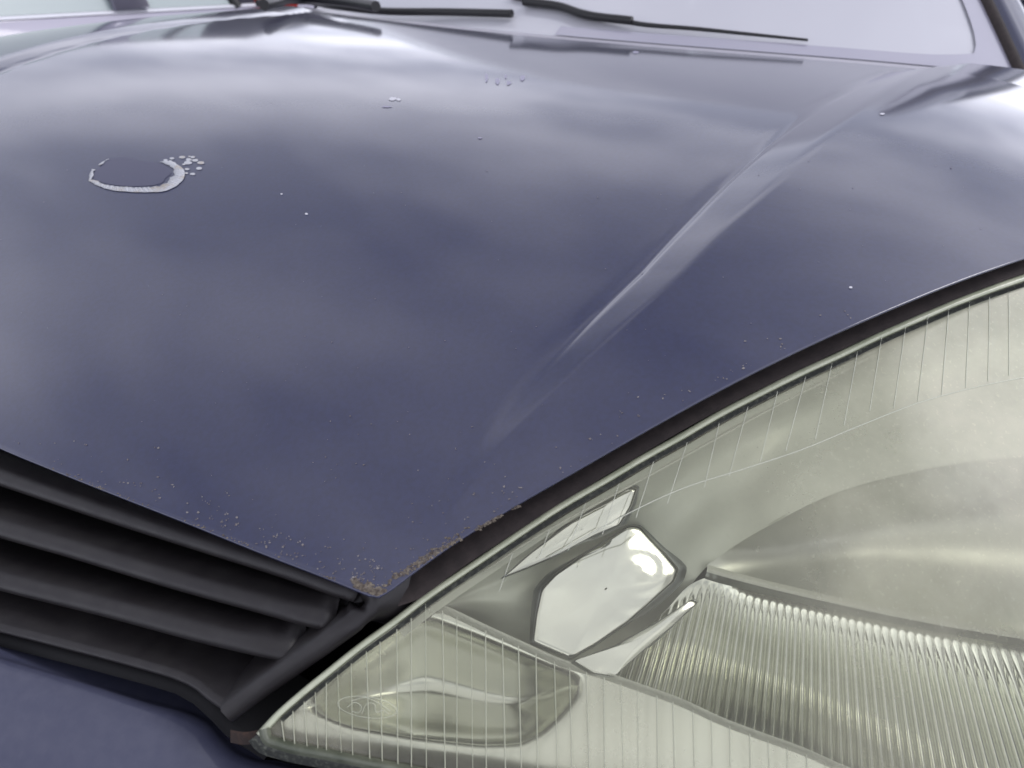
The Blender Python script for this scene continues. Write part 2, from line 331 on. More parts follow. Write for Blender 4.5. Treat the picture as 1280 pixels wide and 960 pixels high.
# crusty rust along the folded corner
b = MB(); rs = random.Random(11); kp = resample(np.array([(444,733),(462,741),(474,743),(488,734),(505,721),(560,681),(610,652),(650,627)], float), 200)
for k in range(120):
    t = rs.random()**1.5; x, y = kp[int(t*199)]; r = rs.uniform(.8, 3.6)*(1-.75*t); d = abs(rs.gauss(0, 3.5))*(1-.6*t)+r*.7+1.5
    if inside(x, y-d-r*.4): blob(b, x-d*.3, y-d, r*rs.uniform(.8, 1.5), r*rs.uniform(.5, .9), .00025+.00005*rs.random(), 9, .5)
flush(b).build('rust_stain', M['rust'], hood, smooth=False, kind='stuff')
def crust(path, wid, name, dens, hgt, seed=3):
    rnd = random.Random(seed); b = MB(); pth = resample(np.array(path, float), 400)
    Q = []
    for k in range(dens):
        i = rnd.randrange(400); x, y = pth[i]; w = wid(i/400); d = abs(rnd.gauss(0, .5))*w; Q.append((x-d*.45+rnd.uniform(-2, 2), y-d*.9+rnd.uniform(-1, 1), d, w))
    Q = [q for q in Q if mnoise.noise(Vector((q[0]*.035, q[1]*.035, seed))) > (-.12+rnd.uniform(-.1, .1) if seed != 3 else -9)]; dens = len(Q)
    A = np.array(Q); HH = hits(A[:, 0], A[:, 1], Hs)
    for k in range(dens):
        d, w = Q[k][2:]; p = HH[k]; r = rnd.uniform(.0004, .0011)*(1-.4*min(1, d/w)); h = r*hgt
        n = 5; ring = [p+np.array([r*math.cos(q)*rnd.uniform(.6, 1.3), r*math.sin(q)*rnd.uniform(.6, 1.3), -.0001]) for q in np.linspace(0, 2*math.pi, n, endpoint=False)]
        top = p+np.array([rnd.uniform(-.3, .3)*r, rnd.uniform(-.3, .3)*r, h]); bi = len(b.v)
        b.v += [tuple(v) for v in ring]+[tuple(top)]
        for j in range(n): b.f.append((bi+j, bi+(j+1) % n, bi+n))
    return b.build(name, M['rust'], hood, kind='stuff')
crust([(444,733),(462,741),(474,743),(482,738)], lambda t: 15*math.sin(math.pi*min(1, t*1.05))+2, 'rust_crust', 520, .45)
crust([(486,735),(505,721),(560,683),(610,655),(650,632)], lambda t: 9*(1-t)**1.2+1.5, 'rust_crust', 700, .4, 5)
crust([(60,584),(235,652),(440,733)], lambda t: 1.8, 'rust_crust', 160, .4, 9)

# inner panel, dark, under the hood edges and behind grille and lamp
b = MB()
rowA = np.c_[lowp-nrm*.03, HG[:, 0, 2]-.012]; rowB = rowA+np.array([0, .10, -.06]); rowC = rowB+np.array([0, .05, -.35])
b.grid(np.stack([rowA, rowB, rowC], 1)); b.build('front_panel', M['black'], CAR)

# ------------------------------------------------------------ headlight
def dist_plane():
    A = []; B = []
    for px, py, h in ((505,748,.330),(1280,332,.188),(1280,960,.40),(322,918,.40)):
        d = ray(px, py); A.append([1, px/1000, py/1000]); B.append(-d[2]/h)
    return np.linalg.lstsq(np.array(A), np.array(B), rcond=None)[0]
DP = dist_plane()
def DL(px, py):
    k = DP[0]+DP[1]*px/1000+DP[2]*py/1000
    return 1/k - .030*np.exp(-(((px-1150)/500)**2+((py-800)/330)**2))
def LP(px, py, dl=0.): return CAM+ray(px, py)*np.asarray(DL(px, py)+dl)[..., None]
lamp = sub_empty('headlight', CAR)
TOP = [(322,918,),(345,893),(372,869),(410,838),(450,806),(490,777),(525,750),(600,698),(650,664),(700,631),(760,596),(800,572),(850,544),(900,515),(950,489),(1000,464),(1050,441),(1100,417),(1150,395),(1200,374),(1280,345),(1400,312),(1560,285)]
BOT = [(322,918),(330,928),(350,935),(400,946),(450,956),(500,966),(560,978),(620,990),(700,1006),(780,1022),(860,1040),(940,1058),(1020,1075),(1100,1090),(1160,1100),(1220,1110),(1290,1118),(1360,1120),(1420,1118),(1480,1100),(1560,1060),(1640,960),(1700,860)]
NT = 200
tp = resample(TOP, NT); bt = resample(BOT, NT)
# lens sheet
wear = []
G = []
nv = 70
for i in range(NT):
    col = []
    for j in range(nv):
        t = j/(nv-1); p = lerp(tp[i], bt[i], t); edge = min(t, 1-t)*np.linalg.norm(bt[i]-tp[i])
        col.append(LP(p[0], p[1], .004*math.exp(-edge/9)))
        wr = .17+.50*sstep(820, 1200, p[0])*(1-.72*sstep(650, 860, p[1]))+.13*sstep(640, 420, p[0])+.10*(1-sstep(0, 60, edge))
        if p[1] > np.interp(p[0], [525,600,700,800,900,1050,1280], [752,790,832,862,905,958,1040]): wr += .02+.12*sstep(650, 800, p[0])
        wear.append(wr)
    G.append(col)
lens = MB().grid(np.array(G)).build('lens', M['lens'], lamp, label='yellowed hazy clear lens')
at_ = lens.data.attributes.new('wear', 'FLOAT', 'POINT'); at_.data.foreach_set('value', np.array(wear, dtype=np.float32))
# rim around lens
def band(pts, o0, o1, d0, d1, n=260, toward=None, jag=0, bulge=0, m=4):
    """strip beside a picture-plane path lying on the lens surface: offsets in px across the path, depth behind the lens in m"""
    P = resample(pts, n); T = np.gradient(P, axis=0); T /= np.linalg.norm(T, axis=1)[:, None]; Nn = np.stack([-T[:, 1], T[:, 0]], 1)
    G = []
    for k in range(n):
        row = []
        for j in range(m):
            t = j/(m-1); o = lerp(o0 if np.isscalar(o0) else np.interp(k/n, *o0), o1 if np.isscalar(o1) else np.interp(k/n, *o1), t)
            dd = lerp(d0, d1, t)-bulge*math.sin(math.pi*t)+(jag*((k % 2)-.5) if jag and 0 < j < m-1 else 0)
            q = P[k]+Nn[k]*o; row.append(LP(q[0], q[1], dd))
        G.append(row)
    return np.array(G)
MB().grid(band(TOP, -2.5, 7, .002, .001, 700, bulge=.0018, m=6)).build('lens_rim', M['rim'], lamp, solid=.002)
MB().grid(band(TOP[1:], 7.5, 13, -.0006, .0004, 1500, jag=.0014, m=5)).build('lens_groove', M['rimdark'], lamp)
MB().grid(band(TOP[5:], 15, 24, .006, .008, 300, m=4)).build('upper_flange', M['satin2'], lamp)
ILN = [(604,716),(650,684),(700,654),(760,622),(820,590),(900,546),(960,513),(1040,472),(1110,434),(1180,398),(1280,357),(1400,325)]
MB().grid(band(ILN, -1.5, 1.5, .004, .004, 300, bulge=.0012)).build('bezel_edge', M['ledge'], lamp)
BR = BOT[:16]
MB().grid(band([(326,912),(330,926)]+BR[2:], -12, 3, .001, -.001, 300, bulge=.003, m=7)).build('lower_lens_rim', mat('aged_lens_edge', (.075, .085, .06), .35, noise=(90, (.14, .15, .11), .4, .7)), lamp)
MB().grid(band(BR, -2, 14, .001, .006, 200, bulge=.002, m=7)).build('lower_seal', M['rimdark'], lamp)

L1 = [(525,752),(560,766),(600,785),(650,808),(700,830),(760,848),(800,862),(850,880),(900,903),(950,922),(1000,940),(1050,962),(1120,990),(1200,1020),(1300,1050),(1450,1080)]
# (d) lower bezel with its pocket
pocket = np.array([(378,884),(440,832),(526,772),(600,800),(690,838),(728,848),(722,868),(700,893),(676,915),(650,928),(600,929),(520,920),(440,906)], float)
def sdist(px, py, poly):
    p = np.array([px, py]); a = poly; b_ = np.roll(poly, -1, axis=0); ab = b_-a; t = np.clip(((p-a)*ab).sum(1)/(ab**2).sum(1), 0, 1)
    d = np.sqrt((((a+ab*t[:, None])-p)**2).sum(1)).min()
    ins = False
    for (x1, y1), (x2, y2) in zip(a, b_):
        if (y1 > py) != (y2 > py) and px < (x2-x1)*(py-y1)/(y2-y1)+x1: ins = not ins
    return d if ins else -d
upc = [(335,908),(380,872),(450,815),(525,760)]+L1[1:]
loc_ = [(336,918),(380,930),(430,940),(500,955),(560,968),(620,980),(700,996),(780,1012),(860,1030),(940,1048),(1020,1065),(1150,1090),(1300,1108),(1440,1105)]
ua = resample(upc, 280); la = resample(loc_, 280)
gx = np.arange(330, 772, 4.); gy = np.arange(730, 962, 4.)
SD = np.array([[sdist(x, y, pocket) for y in gy] for x in gx])
DB = np.where(SD > 0, .052*(1-np.exp(-np.maximum(SD, 0)/26)), 0)
for _ in range(22):
    DB[1:-1] = (DB[:-2]+DB[1:-1]*2+DB[2:])/4; DB[:, 1:-1] = (DB[:, :-2]+DB[:, 1:-1]*2+DB[:, 2:])/4
DB *= sstep(-14, 20, SD)
def pocket_depth(x, y):
    u = (x-gx[0])/4; v = (y-gy[0])/4
    if not (0 <= u < len(gx)-1 and 0 <= v < len(gy)-1): return 0.
    i, j = int(u), int(v); u -= i; v -= j
    return float(DB[i, j]*(1-u)*(1-v)+DB[i+1, j]*u*(1-v)+DB[i, j+1]*(1-u)*v+DB[i+1, j+1]*u*v)
G = []
for k in range(280):
    row = []
    for j in range(80):
        t = j/79; p = lerp(ua[k], la[k], t); 
        dd = .016+.010*sstep(330, 560, p[0])
        dd += pocket_depth(p[0], p[1])
        row.append(LP(p[0], p[1], dd))
    G.append(row)
MB().grid(np.array(G)).build('indicator_bezel', mat('bezel_chrome', (.74, .75, .68), .20, 1.0, bump=(12, .05, .004)), lamp)
MB().grid(band(L1, -7, 3, .014, .020, 900, jag=.0008, bulge=.002, m=6)).build('bezel_ledge', M['ledge'], lamp)
# (c) upper bezel
up2 = [(505,772),(540,752),(600,712),(700,648),(800,590),(900,534),(1000,482),(1100,436),(1200,394),(1300,360),(1450,325)]
lo2 = [(520,752),(600,790),(680,824),(760,846),(830,780),(884,708),(925,678),(965,655),(1040,618),(1150,588),(1450,560)]
ua = resample(up2, 200); la = resample(lo2, 200); G = []
for k in range(200):
    row = []
    for j in range(60):
        t = j/59; p = lerp(ua[k], la[k], t)
        dd = .012+.036*t**.8+.006*math.sin(t*9)*sstep(.0, .3, t)*(1-t)+.003*math.sin(p[0]/38.)*t*(1-t)*4
        dd += .0035*math.sin((p[0]+p[1]*.35)/17.)*math.exp(-((p[0]-960)/70)**2)*sstep(.15, .6, t)
        dd += .028*math.exp(-((p[0]-750)/95)**2-((p[1]-735)/75)**2)*sstep(0, .25, t)+.022*math.exp(-((p[0]-715)/90)**2-((p[1]-665)/45)**2)+.02*math.exp(-((p[0]-810)/60)**2-((p[1]-795)/50)**2)
        row.append(LP(p[0], p[1], dd))
    G.append(row)
MB().grid(np.array(G)).build('upper_bezel', M['satin2'], lamp)
# (a) upper bowl
SEAM = [(884,712),(920,722),(980,737),(1050,753),(1120,768),(1200,783),(1280,796),(1400,812),(1520,825)]
up3 = [(884,706),(925,676),(965,653),(1040,616),(1150,586),(1250,570),(1350,560),(1450,556),(1520,560)]
ua = resample(up3, 160); la = resample(SEAM, 160); G = []
for k in range(160):
    row = []
    for j in range(50):
        t = j/49; p = lerp(ua[k], la[k], t); w = sstep(0, .35, k/160)
        row.append(LP(p[0], p[1], .050+.055*w*math.sin(math.pi*min(1, t*1.0))**.8))
    G.append(row)
MB().grid(np.array(G)).build('upper_reflector', M['satin'], lamp)
MB().grid(band(SEAM, -6, 3, .046, .040, 500, jag=.0008, bulge=.003, m=7)).build('reflector_step', M['ledge'], lamp)
MB().grid(band(SEAM, 3, 14, .041, .055, 300, m=5)).build('step_painted_shade', M['edgegrey'], lamp)  # dark strip, paints the shade under the step
# (b) fluted lower bowl: flutes fan from a point high above
VX, VY = 1020., 120.
ns = 1500; nr = 46
sm = resample([(868,735),(884,722)]+[(x, y+12) for x, y in SEAM[1:]], 400); l1 = resample([(752,846),(800,858)]+L1[7:], 400)
th0 = math.atan2(752-VX, 846-VY); th1 = math.atan2(1450-VX, 1060-VY)
lbp = np.array([(x, y) for x, y in [(752,846)]+L1[6:]], float); lbp = resample(lbp, 400)
utp = resample([(752,842),(790,800),(830,765),(868,728),(884,722)]+[(x, y+12) for x, y in SEAM[1:]], 500)
def crossing(th, pts):
    ang = np.arctan2(pts[:, 0]-VX, pts[:, 1]-VY); i = np.argsort(ang); return np.interp(th, ang[i], pts[i, 0])[:, None], np.interp(th, ang[i], pts[i, 1])[:, None]
th = np.linspace(th0, th1, ns); a = crossing(th, utp); c = crossing(th, lbp); th = th[:, None]; t = np.linspace(0, 1, nr)[None, :]
rd = np.abs(np.sin(th/.0152*math.pi))
G = LP(lerp(a[0], c[0], t), lerp(a[1], c[1], t), lerp(.052, .030, t)+.020*np.sin(math.pi*t).clip(0)**.9*sstep(th0, th0+.25, th)-.0042*rd*sstep(0, .35, t))
MB().grid(np.array(G)).build('fluted_reflector', mat('flute_chrome', (.74, .75, .69), .13, 1.), lamp)
# mirror facets; the dark ring colour paints in their reflected outline
SUNV = np.array(sd)
def plate(poly, d, name, mtl, frame=0, wob=0, mixk=.36):
    P = np.array(poly, float); c = P.mean(0); n = 160; c3 = LP(c[0], c[1], d)
    v = CAM-c3; v /= np.linalg.norm(v); nn = v*(1-mixk)+SUNV*mixk; nn /= np.linalg.norm(nn)
    def pp(q, off=0):
        dr = ray(q[0], q[1]); t = ((c3-CAM)@nn)/(dr@nn); return CAM+dr*t+nn*off
    Pc = np.vstack([P, P[:1]]); sq = np.r_[0, np.cumsum(np.linalg.norm(np.diff(Pc, axis=0), axis=1))]; tq = np.linspace(0, sq[-1], n+1)[:-1]
    R_ = np.stack([np.interp(tq, sq, Pc[:, 0]), np.interp(tq, sq, Pc[:, 1])], 1); R_ = (np.roll(R_, 1, 0)+R_*2+np.roll(R_, -1, 0))/4; b = MB(); rings = []
    for s in (1, .97, .93, .88, .82, .76, .7, .64, .58, .52, .45, .38, .3, .2, .1, .02):
        rings.append([pp(c+(q-c)*s, -.0008*s*s+wob*math.sin(math.hypot((q[0]-c[0])*s-40, ((q[1]-c[1])*s+25)*1.3)/4.5)*max(0, (q[0]-c[0])*s/60)-(.0012 if s == 1 else 0)) for q in R_])
    b.grid(np.array(rings), close=True); b.build(name, mtl, lamp)
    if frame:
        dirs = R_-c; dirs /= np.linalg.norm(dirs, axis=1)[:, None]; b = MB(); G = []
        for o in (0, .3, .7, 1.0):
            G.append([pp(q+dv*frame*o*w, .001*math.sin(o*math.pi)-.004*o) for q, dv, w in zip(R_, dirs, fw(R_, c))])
        b.grid(np.array(G), close=True); b.build(name+'_frame', M['edgegrey'], lamp)
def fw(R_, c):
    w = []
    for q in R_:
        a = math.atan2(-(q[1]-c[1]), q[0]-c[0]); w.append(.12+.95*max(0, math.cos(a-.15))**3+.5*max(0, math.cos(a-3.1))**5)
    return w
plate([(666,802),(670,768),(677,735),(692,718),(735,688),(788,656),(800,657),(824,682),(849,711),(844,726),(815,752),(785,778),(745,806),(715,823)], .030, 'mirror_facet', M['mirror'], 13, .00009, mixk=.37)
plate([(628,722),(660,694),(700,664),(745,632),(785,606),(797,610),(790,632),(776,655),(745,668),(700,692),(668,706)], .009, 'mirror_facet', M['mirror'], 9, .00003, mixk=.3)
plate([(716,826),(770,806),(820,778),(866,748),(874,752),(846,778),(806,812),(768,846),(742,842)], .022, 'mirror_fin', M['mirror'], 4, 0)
# moulded lines on the lens
b = MB()
lt = [(1261,367,1261,469),(1237,371,1235,476),(1212,377,1207,484),(1186,385,1177,493),(1160,396,1147,502),(1132,409,1117,510),(1102,422,1087,514),(1072,439,1055,532),(1040,454,1019,549),(1007,471,982,564),(972,489,950,578),(935,508,911,596),(899,529,880,610),(859,553,834,630),(817,577,795,647),(774,604,753,668),(732,629,710,689),(687,662,674,697),(641,691,624,739)]
def lline(x0, y0, x1, y1, r=.00028, d=-.0003):
    P = [LP(lerp(x0, x1, t), lerp(y0, y1, t), d) for t in np.linspace(0, 1, 14)]; b.tube(P, r, 5)
for l in lt: lline(*l, r=.00023)
P = resample([(688,696),(760,655),(850,612),(940,583),(1000,563),(1080,530),(1150,503),(1220,484),(1300,468)], 60); b.tube([LP(p[0], p[1], -.0001) for p in P], .00035, 5)
MOULD = mat('moulded_line', (.55, .565, .46), .25, coat=1.)
b.build('lens_lines', MOULD, lamp, kind='stuff')
b = MB(); tpx = np.array(TOP, float); l1x = np.array(L1, float); btx = np.array(BOT, float)
for x in [352,366,380,394,408,422,439,458,475,496,514,532,553,571,589,607,628,648,670,693,712,733,755,776,797,821,841,866,889,912,937,960,984,1008,1032]:
    yt = np.interp(x, tpx[:, 0], tpx[:, 1])+14 if x < 528 else np.interp(x, l1x[:, 0], l1x[:, 1])
    yb = np.interp(x, btx[:, 0], btx[:, 1])-8
    lline(x, yt, x+random.uniform(0, 5), yb, r=random.choice((.0002, .00026, .00034)))
b.build('lens_lines', mat('moulded_line_low', (.40, .41, .30), .3, coat=1.), lamp, kind='stuff')
b = MB()
def curve_on_lens(pts, r=.00015):
    P = resample(pts, 40); b.tube([LP(p[0], p[1], -.0003) for p in P], r, 5)
curve_on_lens([(459+37*math.cos(a), 884+13*math.sin(a)+.12*37*math.cos(a)) for a in np.linspace(0, 2*math.pi, 24)])
0 and curve_on_lens([(433,880),(440,874),(444,880),(438,890),(446,892),(452,884),(456,878),(460,886),(455,893),(464,893),(470,886),(474,880),(478,888),(486,894)])
curve_on_lens([(434,884),(444,878),(452,884),(448,891),(440,889)])
curve_on_lens([(452,892),(460,879),(468,880),(470,890),(480,888),(486,893)])
curve_on_lens([(440,876),(455,872),(472,878),(488,889)])
b.build('lens_emblem', MOULD, lamp, label='small oval emblem moulded in the lens corner')
# housing back, dark
b = MB(); b.grid(np.array([[LP(*lerp(tp[i], bt[i], t), .004+.17*math.sin(math.pi*t)**.6) for t in np.linspace(0, 1, 14)] for i in range(0, NT, 4)]))
b.build('lamp_housing', M['black'], lamp)

# ------------------------------------------------------------ rubber seal between hood and lamp
sealA = [(498,737),(520,722),(560,700),(640,652),(720,604),(800,558),(900,496),(1000,446),(1100,398),(1200,358),(1280,331),(1400,300)]
P1 = resample([(484,742),(520,715),(560,684),(640,634),(720,588),(800,542),(900,487),(1000,437),(1100,392),(1200,351),(1280,323),(1400,290)], 260)
P2 = resample([(498,758),(525,748),(560,722),(640,668),(720,617),(800,569),(900,512),(1000,462),(1100,415),(1200,372),(1280,342),(1400,308)], 260)
G = []
for k in range(260):
    row = []
    for j in range(9):
        t = j/8; p = lerp(P1[k], P2[k], t); row.append(LP(p[0], p[1], .0015+.003*(1-t)-.001*math.sin(math.pi*t)))
    G.append(row)
MB().grid(np.array(G)).build('bonnet_seal', M['rubber'], CAR, label='dark rubber strip between bonnet and headlight')
# rusty lip peeping out at the corner
lp_ = resample([(494,735),(520,722),(552,704),(590,680),(640,648),(690,618)], 60); G = []
for k in range(60):
    row = []
    for j in range(5):
        t = j/4; w = 9*(1-k/60)**.8+1; row.append(LP(lp_[k][0]+t*w*.45, lp_[k][1]+t*w*.8, .0065-.003*math.sin(math.pi*t)))
    G.append(row)
MB().grid(np.array(G)).build('rusty_lip', mat('brown_lip', (.09, .045, .035), .55, noise=(150, (.22, .11, .07), .45, .7), bump=(500, .5, .001)), CAR)

# ------------------------------------------------------------ grille
gr = sub_empty('grille', CAR)
def hp(pts): return np.array([at(*p) for p in pts])
def blade(nose, depth=.045, r=.0092, rise=.25, name='slat', thick=.0035, wall=(.024, .020)):
    P = resample(hp(nose), 90); G = []
    for k in range(90):
        t = P[min(k+1, 89)]-P[max(k-1, 0)]; t /= np.linalg.norm(t)
        bk = np.array([0.05, 1, rise*.3]); bk -= t*(bk@t); bk /= np.linalg.norm(bk); up = np.cross(t, bk); up = up*np.sign(up[2])
        prof = [(depth+.02, -.016), (depth, -.006), (depth*.6, .0035), (depth*.42, r*.66)]
        prof += [(r-r*math.cos(q), r*math.sin(q)*.62+.0015) for q in np.linspace(math.pi*.62, -math.pi*.5, 16)]
        prof += [(.02, -r*1.2), (depth, -r*1.6)]
        G.append([P[k]+bk*a+up*c for a, c in prof])
    o = MB().grid(np.array(G)).build(name, M['grille'], gr); return o
EXT = lambda x: (-130, x)
blade([(-140,562,.362),(0,608,.358),(131,652,.352),(262,694,.346),(350,722,.341),(424,748,.337),(440,753,.338),(452,757,.350)], wall=(.020, .012))
blade([(-140,630,.385),(0,673,.380),(87,698,.375),(219,738,.366),(320,766,.358),(388,785,.352),(404,789,.354),(418,793,.366)], wall=(.020, .014))
blade([(-140,700,.408),(0,739,.402),(131,772,.392),(262,807,.379),(335,824,.372),(352,828,.374),(368,831,.386)], wall=(.020, .016))
blade([(-140,757,.425),(0,792,.418),(109,820,.411),(190,842,.405),(219,851,.403),(242,862,.402),(262,878,.401),(283,892,.400)], r=.0045, depth=.06, rise=.15, wall=(.014, .020))
# frame side: ridge and recessed wall
fr = [(452,743,.332),(459,751,.334),(458,762,.337),(445,778,.342),(410,806,.354),(370,834,.368),(330,862,.383),(300,884,.394),(283,897,.400)]
Pf = resample(hp(fr), 70)
G = []
for k in range(70):
    t = Pf[min(k+1, 69)]-Pf[max(k-1, 0)]; t /= np.linalg.norm(t); bk = np.array([-.1, 1, .1]); bk -= t*(bk@t); bk /= np.linalg.norm(bk); sd_ = np.cross(t, bk)
    if sd_[0] > 0: sd_ = -sd_
    prof = [(.05, -.008), (.02, -.0075), (.01, -.007)]+[(.004-.004*math.cos(q), -.001-.005*math.sin(q)) for q in np.linspace(.5*math.pi, -.1*math.pi, 7)]+[(.0005, .005), (.004, .0068), (.012, .0078), (.03, .0085), (.06, .009)]
    G.append([Pf[k]+bk*a+sd_*c for a, c in prof])
MB().grid(np.array(G)).build('grille_frame', M['grille'], gr)
# black backing behind the slats
b = MB(); back = [[at(px, py, h)+np.array([0, .045, .0]) for px, py, h in r] for r in (
    [(-160,560,.372),(0,610,.37),(200,680,.365),(430,755,.36)], [(-160,640,.40),(0,680,.395),(200,745,.39),(400,800,.385)], [(-160,800,.42),(0,850,.425),(150,880,.43),(300,925,.44)])]
b.grid(np.array(back)); b.build('grille_back', M['black'], gr)
b = MB(); b.grid(np.array([[at(px, py, h) for px, py, h in r] for r in (
    [(240,700,.44),(440,770,.44),(560,800,.45)], [(120,900,.45),(300,930,.45),(520,1000,.47)], [(100,980,.50),(300,1010,.50),(560,1080,.50)])])); b.build('lower_gap_panel', M['black'], CAR)
blk = [(-140,775,.43),(0,808,.424),(109,836,.417),(190,858,.412),(219,867,.412),(242,880,.412),(262,898,.414),(283,920,.42),(330,950,.43)]
b = MB(); A = hp(blk); b.grid(np.stack([A+[0, .05, .012], A+[0, .008, .002], A, A+[0, .03, -.04]], 1)); b.build('grille_lower_lip', M['black'], gr)
MB().grid(np.array([[LP(lerp(288, 322, t), 912+10*s+3*math.sin(t*3), .012) for s in (0, .5, 1, 1.6)] for t in np.linspace(0, 1, 8)])).build('rusty_bracket', mat('dark_rust', (.018, .010, .008), .8, noise=(200, (.05, .025, .015), .45, .7)), CAR)

# ------------------------------------------------------------ bumper
eb = [(-160,770,.412),(0,822,.420),(94,850,.425),(187,878,.430),(240,893,.434),(262,905,.437),(276,922,.441),(292,938,.445),(318,950,.449),(345,955,.452),(420,968,.457),(560,1000,.462),(760,1060,.468),(1000,1110,.470),(1300,1150,.468)]
E_ = resample(hp(eb), 220); G = []
for k in range(220):
    t = E_[min(k+24, 219)]-E_[max(k-24, 0)]; t /= np.linalg.norm(t); o = np.array([t[1], -t[0], 0]); o /= np.linalg.norm(o)
    if o[1] > 0: o = -o
    prof = [(-.06, -.02), (-.020, -.010), (-.006, -.006), (-.002, -.003), (0, 0), (.003, .0022), (.008, .003), (.02, .001), (.045, -.010), (.08, -.032), (.11, -.062), (.13, -.10), (.135, -.20), (.12, -.32)]
    G.append([E_[k]+o*a+np.array([0, 0, c]) for a, c in prof])
MB().grid(np.array(G)).build('bumper', M['bumper'], CAR)

# ------------------------------------------------------------ fender, far side and bodywork out of the frame
rr = rear[::6]
b = MB(); re = HG[-1]      # hood's right side edge, front to rear
side = re[::10]
b.grid(np.array([[p+np.array([.004, 0, -.001]), p+np.array([.03, 0, -.010]), p+np.array([.07, 0, -.045]), p+np.array([.09, 0, -.13]), p+np.array([.09, 0, -.45])] for p in side]))
b.build('fender', M['paint'], CAR, label='blue wing on the headlight side')
b = MB(); le = HG[0][::10]
b.grid(np.array([[p+np.array([-.004, 0, -.012]), p+np.array([-.03, 0, -.024]), p+np.array([-.06, 0, -.05]), p+np.array([-.075, 0, -.13]), p+np.array([-.075, 0, -.45])] for p in le]))
b.build('fender', M['paint'], CAR, label='blue wing on the far side')

edge = np.array([LP(x, y, .004) for x, y in resample([(1540,288),(1570,300),(1625,420),(1680,640),(1704,860),(1645,965),(1565,1065),(1480,1106),(1420,1124)], 40)])
MB().grid(np.stack([edge+[-.004, .01, -.012], edge+[.003, .004, 0], edge+[.012, .02, -.002], edge+[.022, .08, -.004], edge+[.03, .25, -.006]], 1)).build('fender', M['paint'], CAR, label='front of the blue wing round the headlight end')

# ------------------------------------------------------------ cowl, windshield, pillar, wipers
def zrear(x): return float(Qs(x, yrear(x)))
def WT(s): return 1-.72*min(s, .2)-.27*max(0, s-.2)
xs = np.linspace(-1.43, .10, 80)
G = [[(x, yrear(x)+.004, zrear(x)-.012), (x, yrear(x)+.02, zrear(x)-.016), (x, yrear(x)+.05, zrear(x)-.010), (x, yrear(x)+.075, zrear(x)-.004), (x, yrear(x)+.09, zrear(x)-.008)] for x in xs]
cowl = MB().grid(np.array(G)).build('cowl', M['cowl'], CAR)
SL = math.tan(math.radians(27))
def wy(x, s): return yrear(x)+.085+s*(1-.05*s)
def wz(x, s): return zrear(x)-.006+s*SL+.06*s*(1-s)
def WS(x, s): return np.array([x, wy(x, s), wz(x, s)])
def xedge(s): return .045-.20*s
def wshield(x0, x1, s0, s1, lift, name, m, nx=40, nss=20, taper=True):
    G = []
    for s in np.linspace(s0, s1, nss):
        w = WT(s)
        G.append([WS(XC+(lerp(x0, x1, k/(nx-1))-XC)*w, s)+np.array([0, -lift*.5, lift]) for k in range(nx)])
    return MB().grid(np.array(G)).build(name, m, wsub)
wsub = sub_empty('windshield', CAR)
XE = .022
wshield(XC-(XE-XC), XE, 0, .75, 0, 'glass', M['glass'])
fritm = mat('frit_border', (.36, .35, .42), .15, coat=1., spec=.8)
# frit border: bottom strip + right edge + rounded inner corner
G = []
for k in range(60):
    x = lerp(XC, XE, k/59)
    G.append([WS(XC+(x-XC)*WT(s), s)+[0, -.002, .003] for s in (0, .012, .022+.03*max(0, (k-44)/15)**3)])
MB().grid(np.array(G)).build('frit_border', fritm, wsub)
G = []
for s in np.linspace(.0, .75, 30):
    w = WT(s); rr_ = .030+.045*math.exp(-s/.03)
    G.append([WS(XC+(XE-XC-o)*w, s)+[0, -.002, .0032] for o in (0, rr_*.5, rr_)])
MB().grid(np.array(G)).build('frit_border', fritm, wsub)
# rubber and pillar
pl = np.array([WS(XC+(XE-XC+.006)*WT(s), s)+[0, 0, .006] for s in np.linspace(-.04, .8, 30)])
pillar = sub_empty('pillar', CAR)
MB().tube(pl, .008, 8).build('pillar_seal', M['rubber'], pillar)
G = []
for p in pl: G.append([p+[.006, .002, -.004], p+[.013, .004, .004], p+[.022, .010, .006], p+[.04, .022, .002], p+[.06, .045, -.012], p+[.075, .08, -.035]])
MB().grid(np.array(G)).build('pillar_panel', M['paint'], pillar)
# dash behind the glass, with a pale strip near its right edge
b = MB(); b.grid(np.array([[(x, yrear(x)+.12, zrear(x)-.03), (x, yrear(x)+.45, zrear(x)+.03), (x, yrear(x)+.75, zrear(x)-.02), (x, yrear(x)+.8, zrear(x)-.5)] for x in np.linspace(-1.4, .05, 20)]))
b.build('dashboard', mat('dashboard', (.25, .25, .27), .6, bump=(300, .4, .001)), CAR)
tr = np.array([WS(XC+(XE-XC-.105)*WT(s), s)+[0, .03, -.012] for s in np.linspace(.03, .8, 20)])
MB().tube(tr, .009, 8).build('pale_inner_strip', M['white'], CAR)
b = MB()    # roof and rear of cabin (simple shell outside the frame)
G = []
for s, zt in ((.75, 0), (1.1, .03), (1.9, .03), (2.6, -.03), (3.0, -.35)):
    G.append([(XC+d, yrear(XC)+.085+s, wz(XC, .75)+zt-.10*(d/.55)**4*1.0) for d in np.linspace(-.56, .56, 13)])
b.grid(np.array(G)); b.build('roof', M['paint'], CAR)
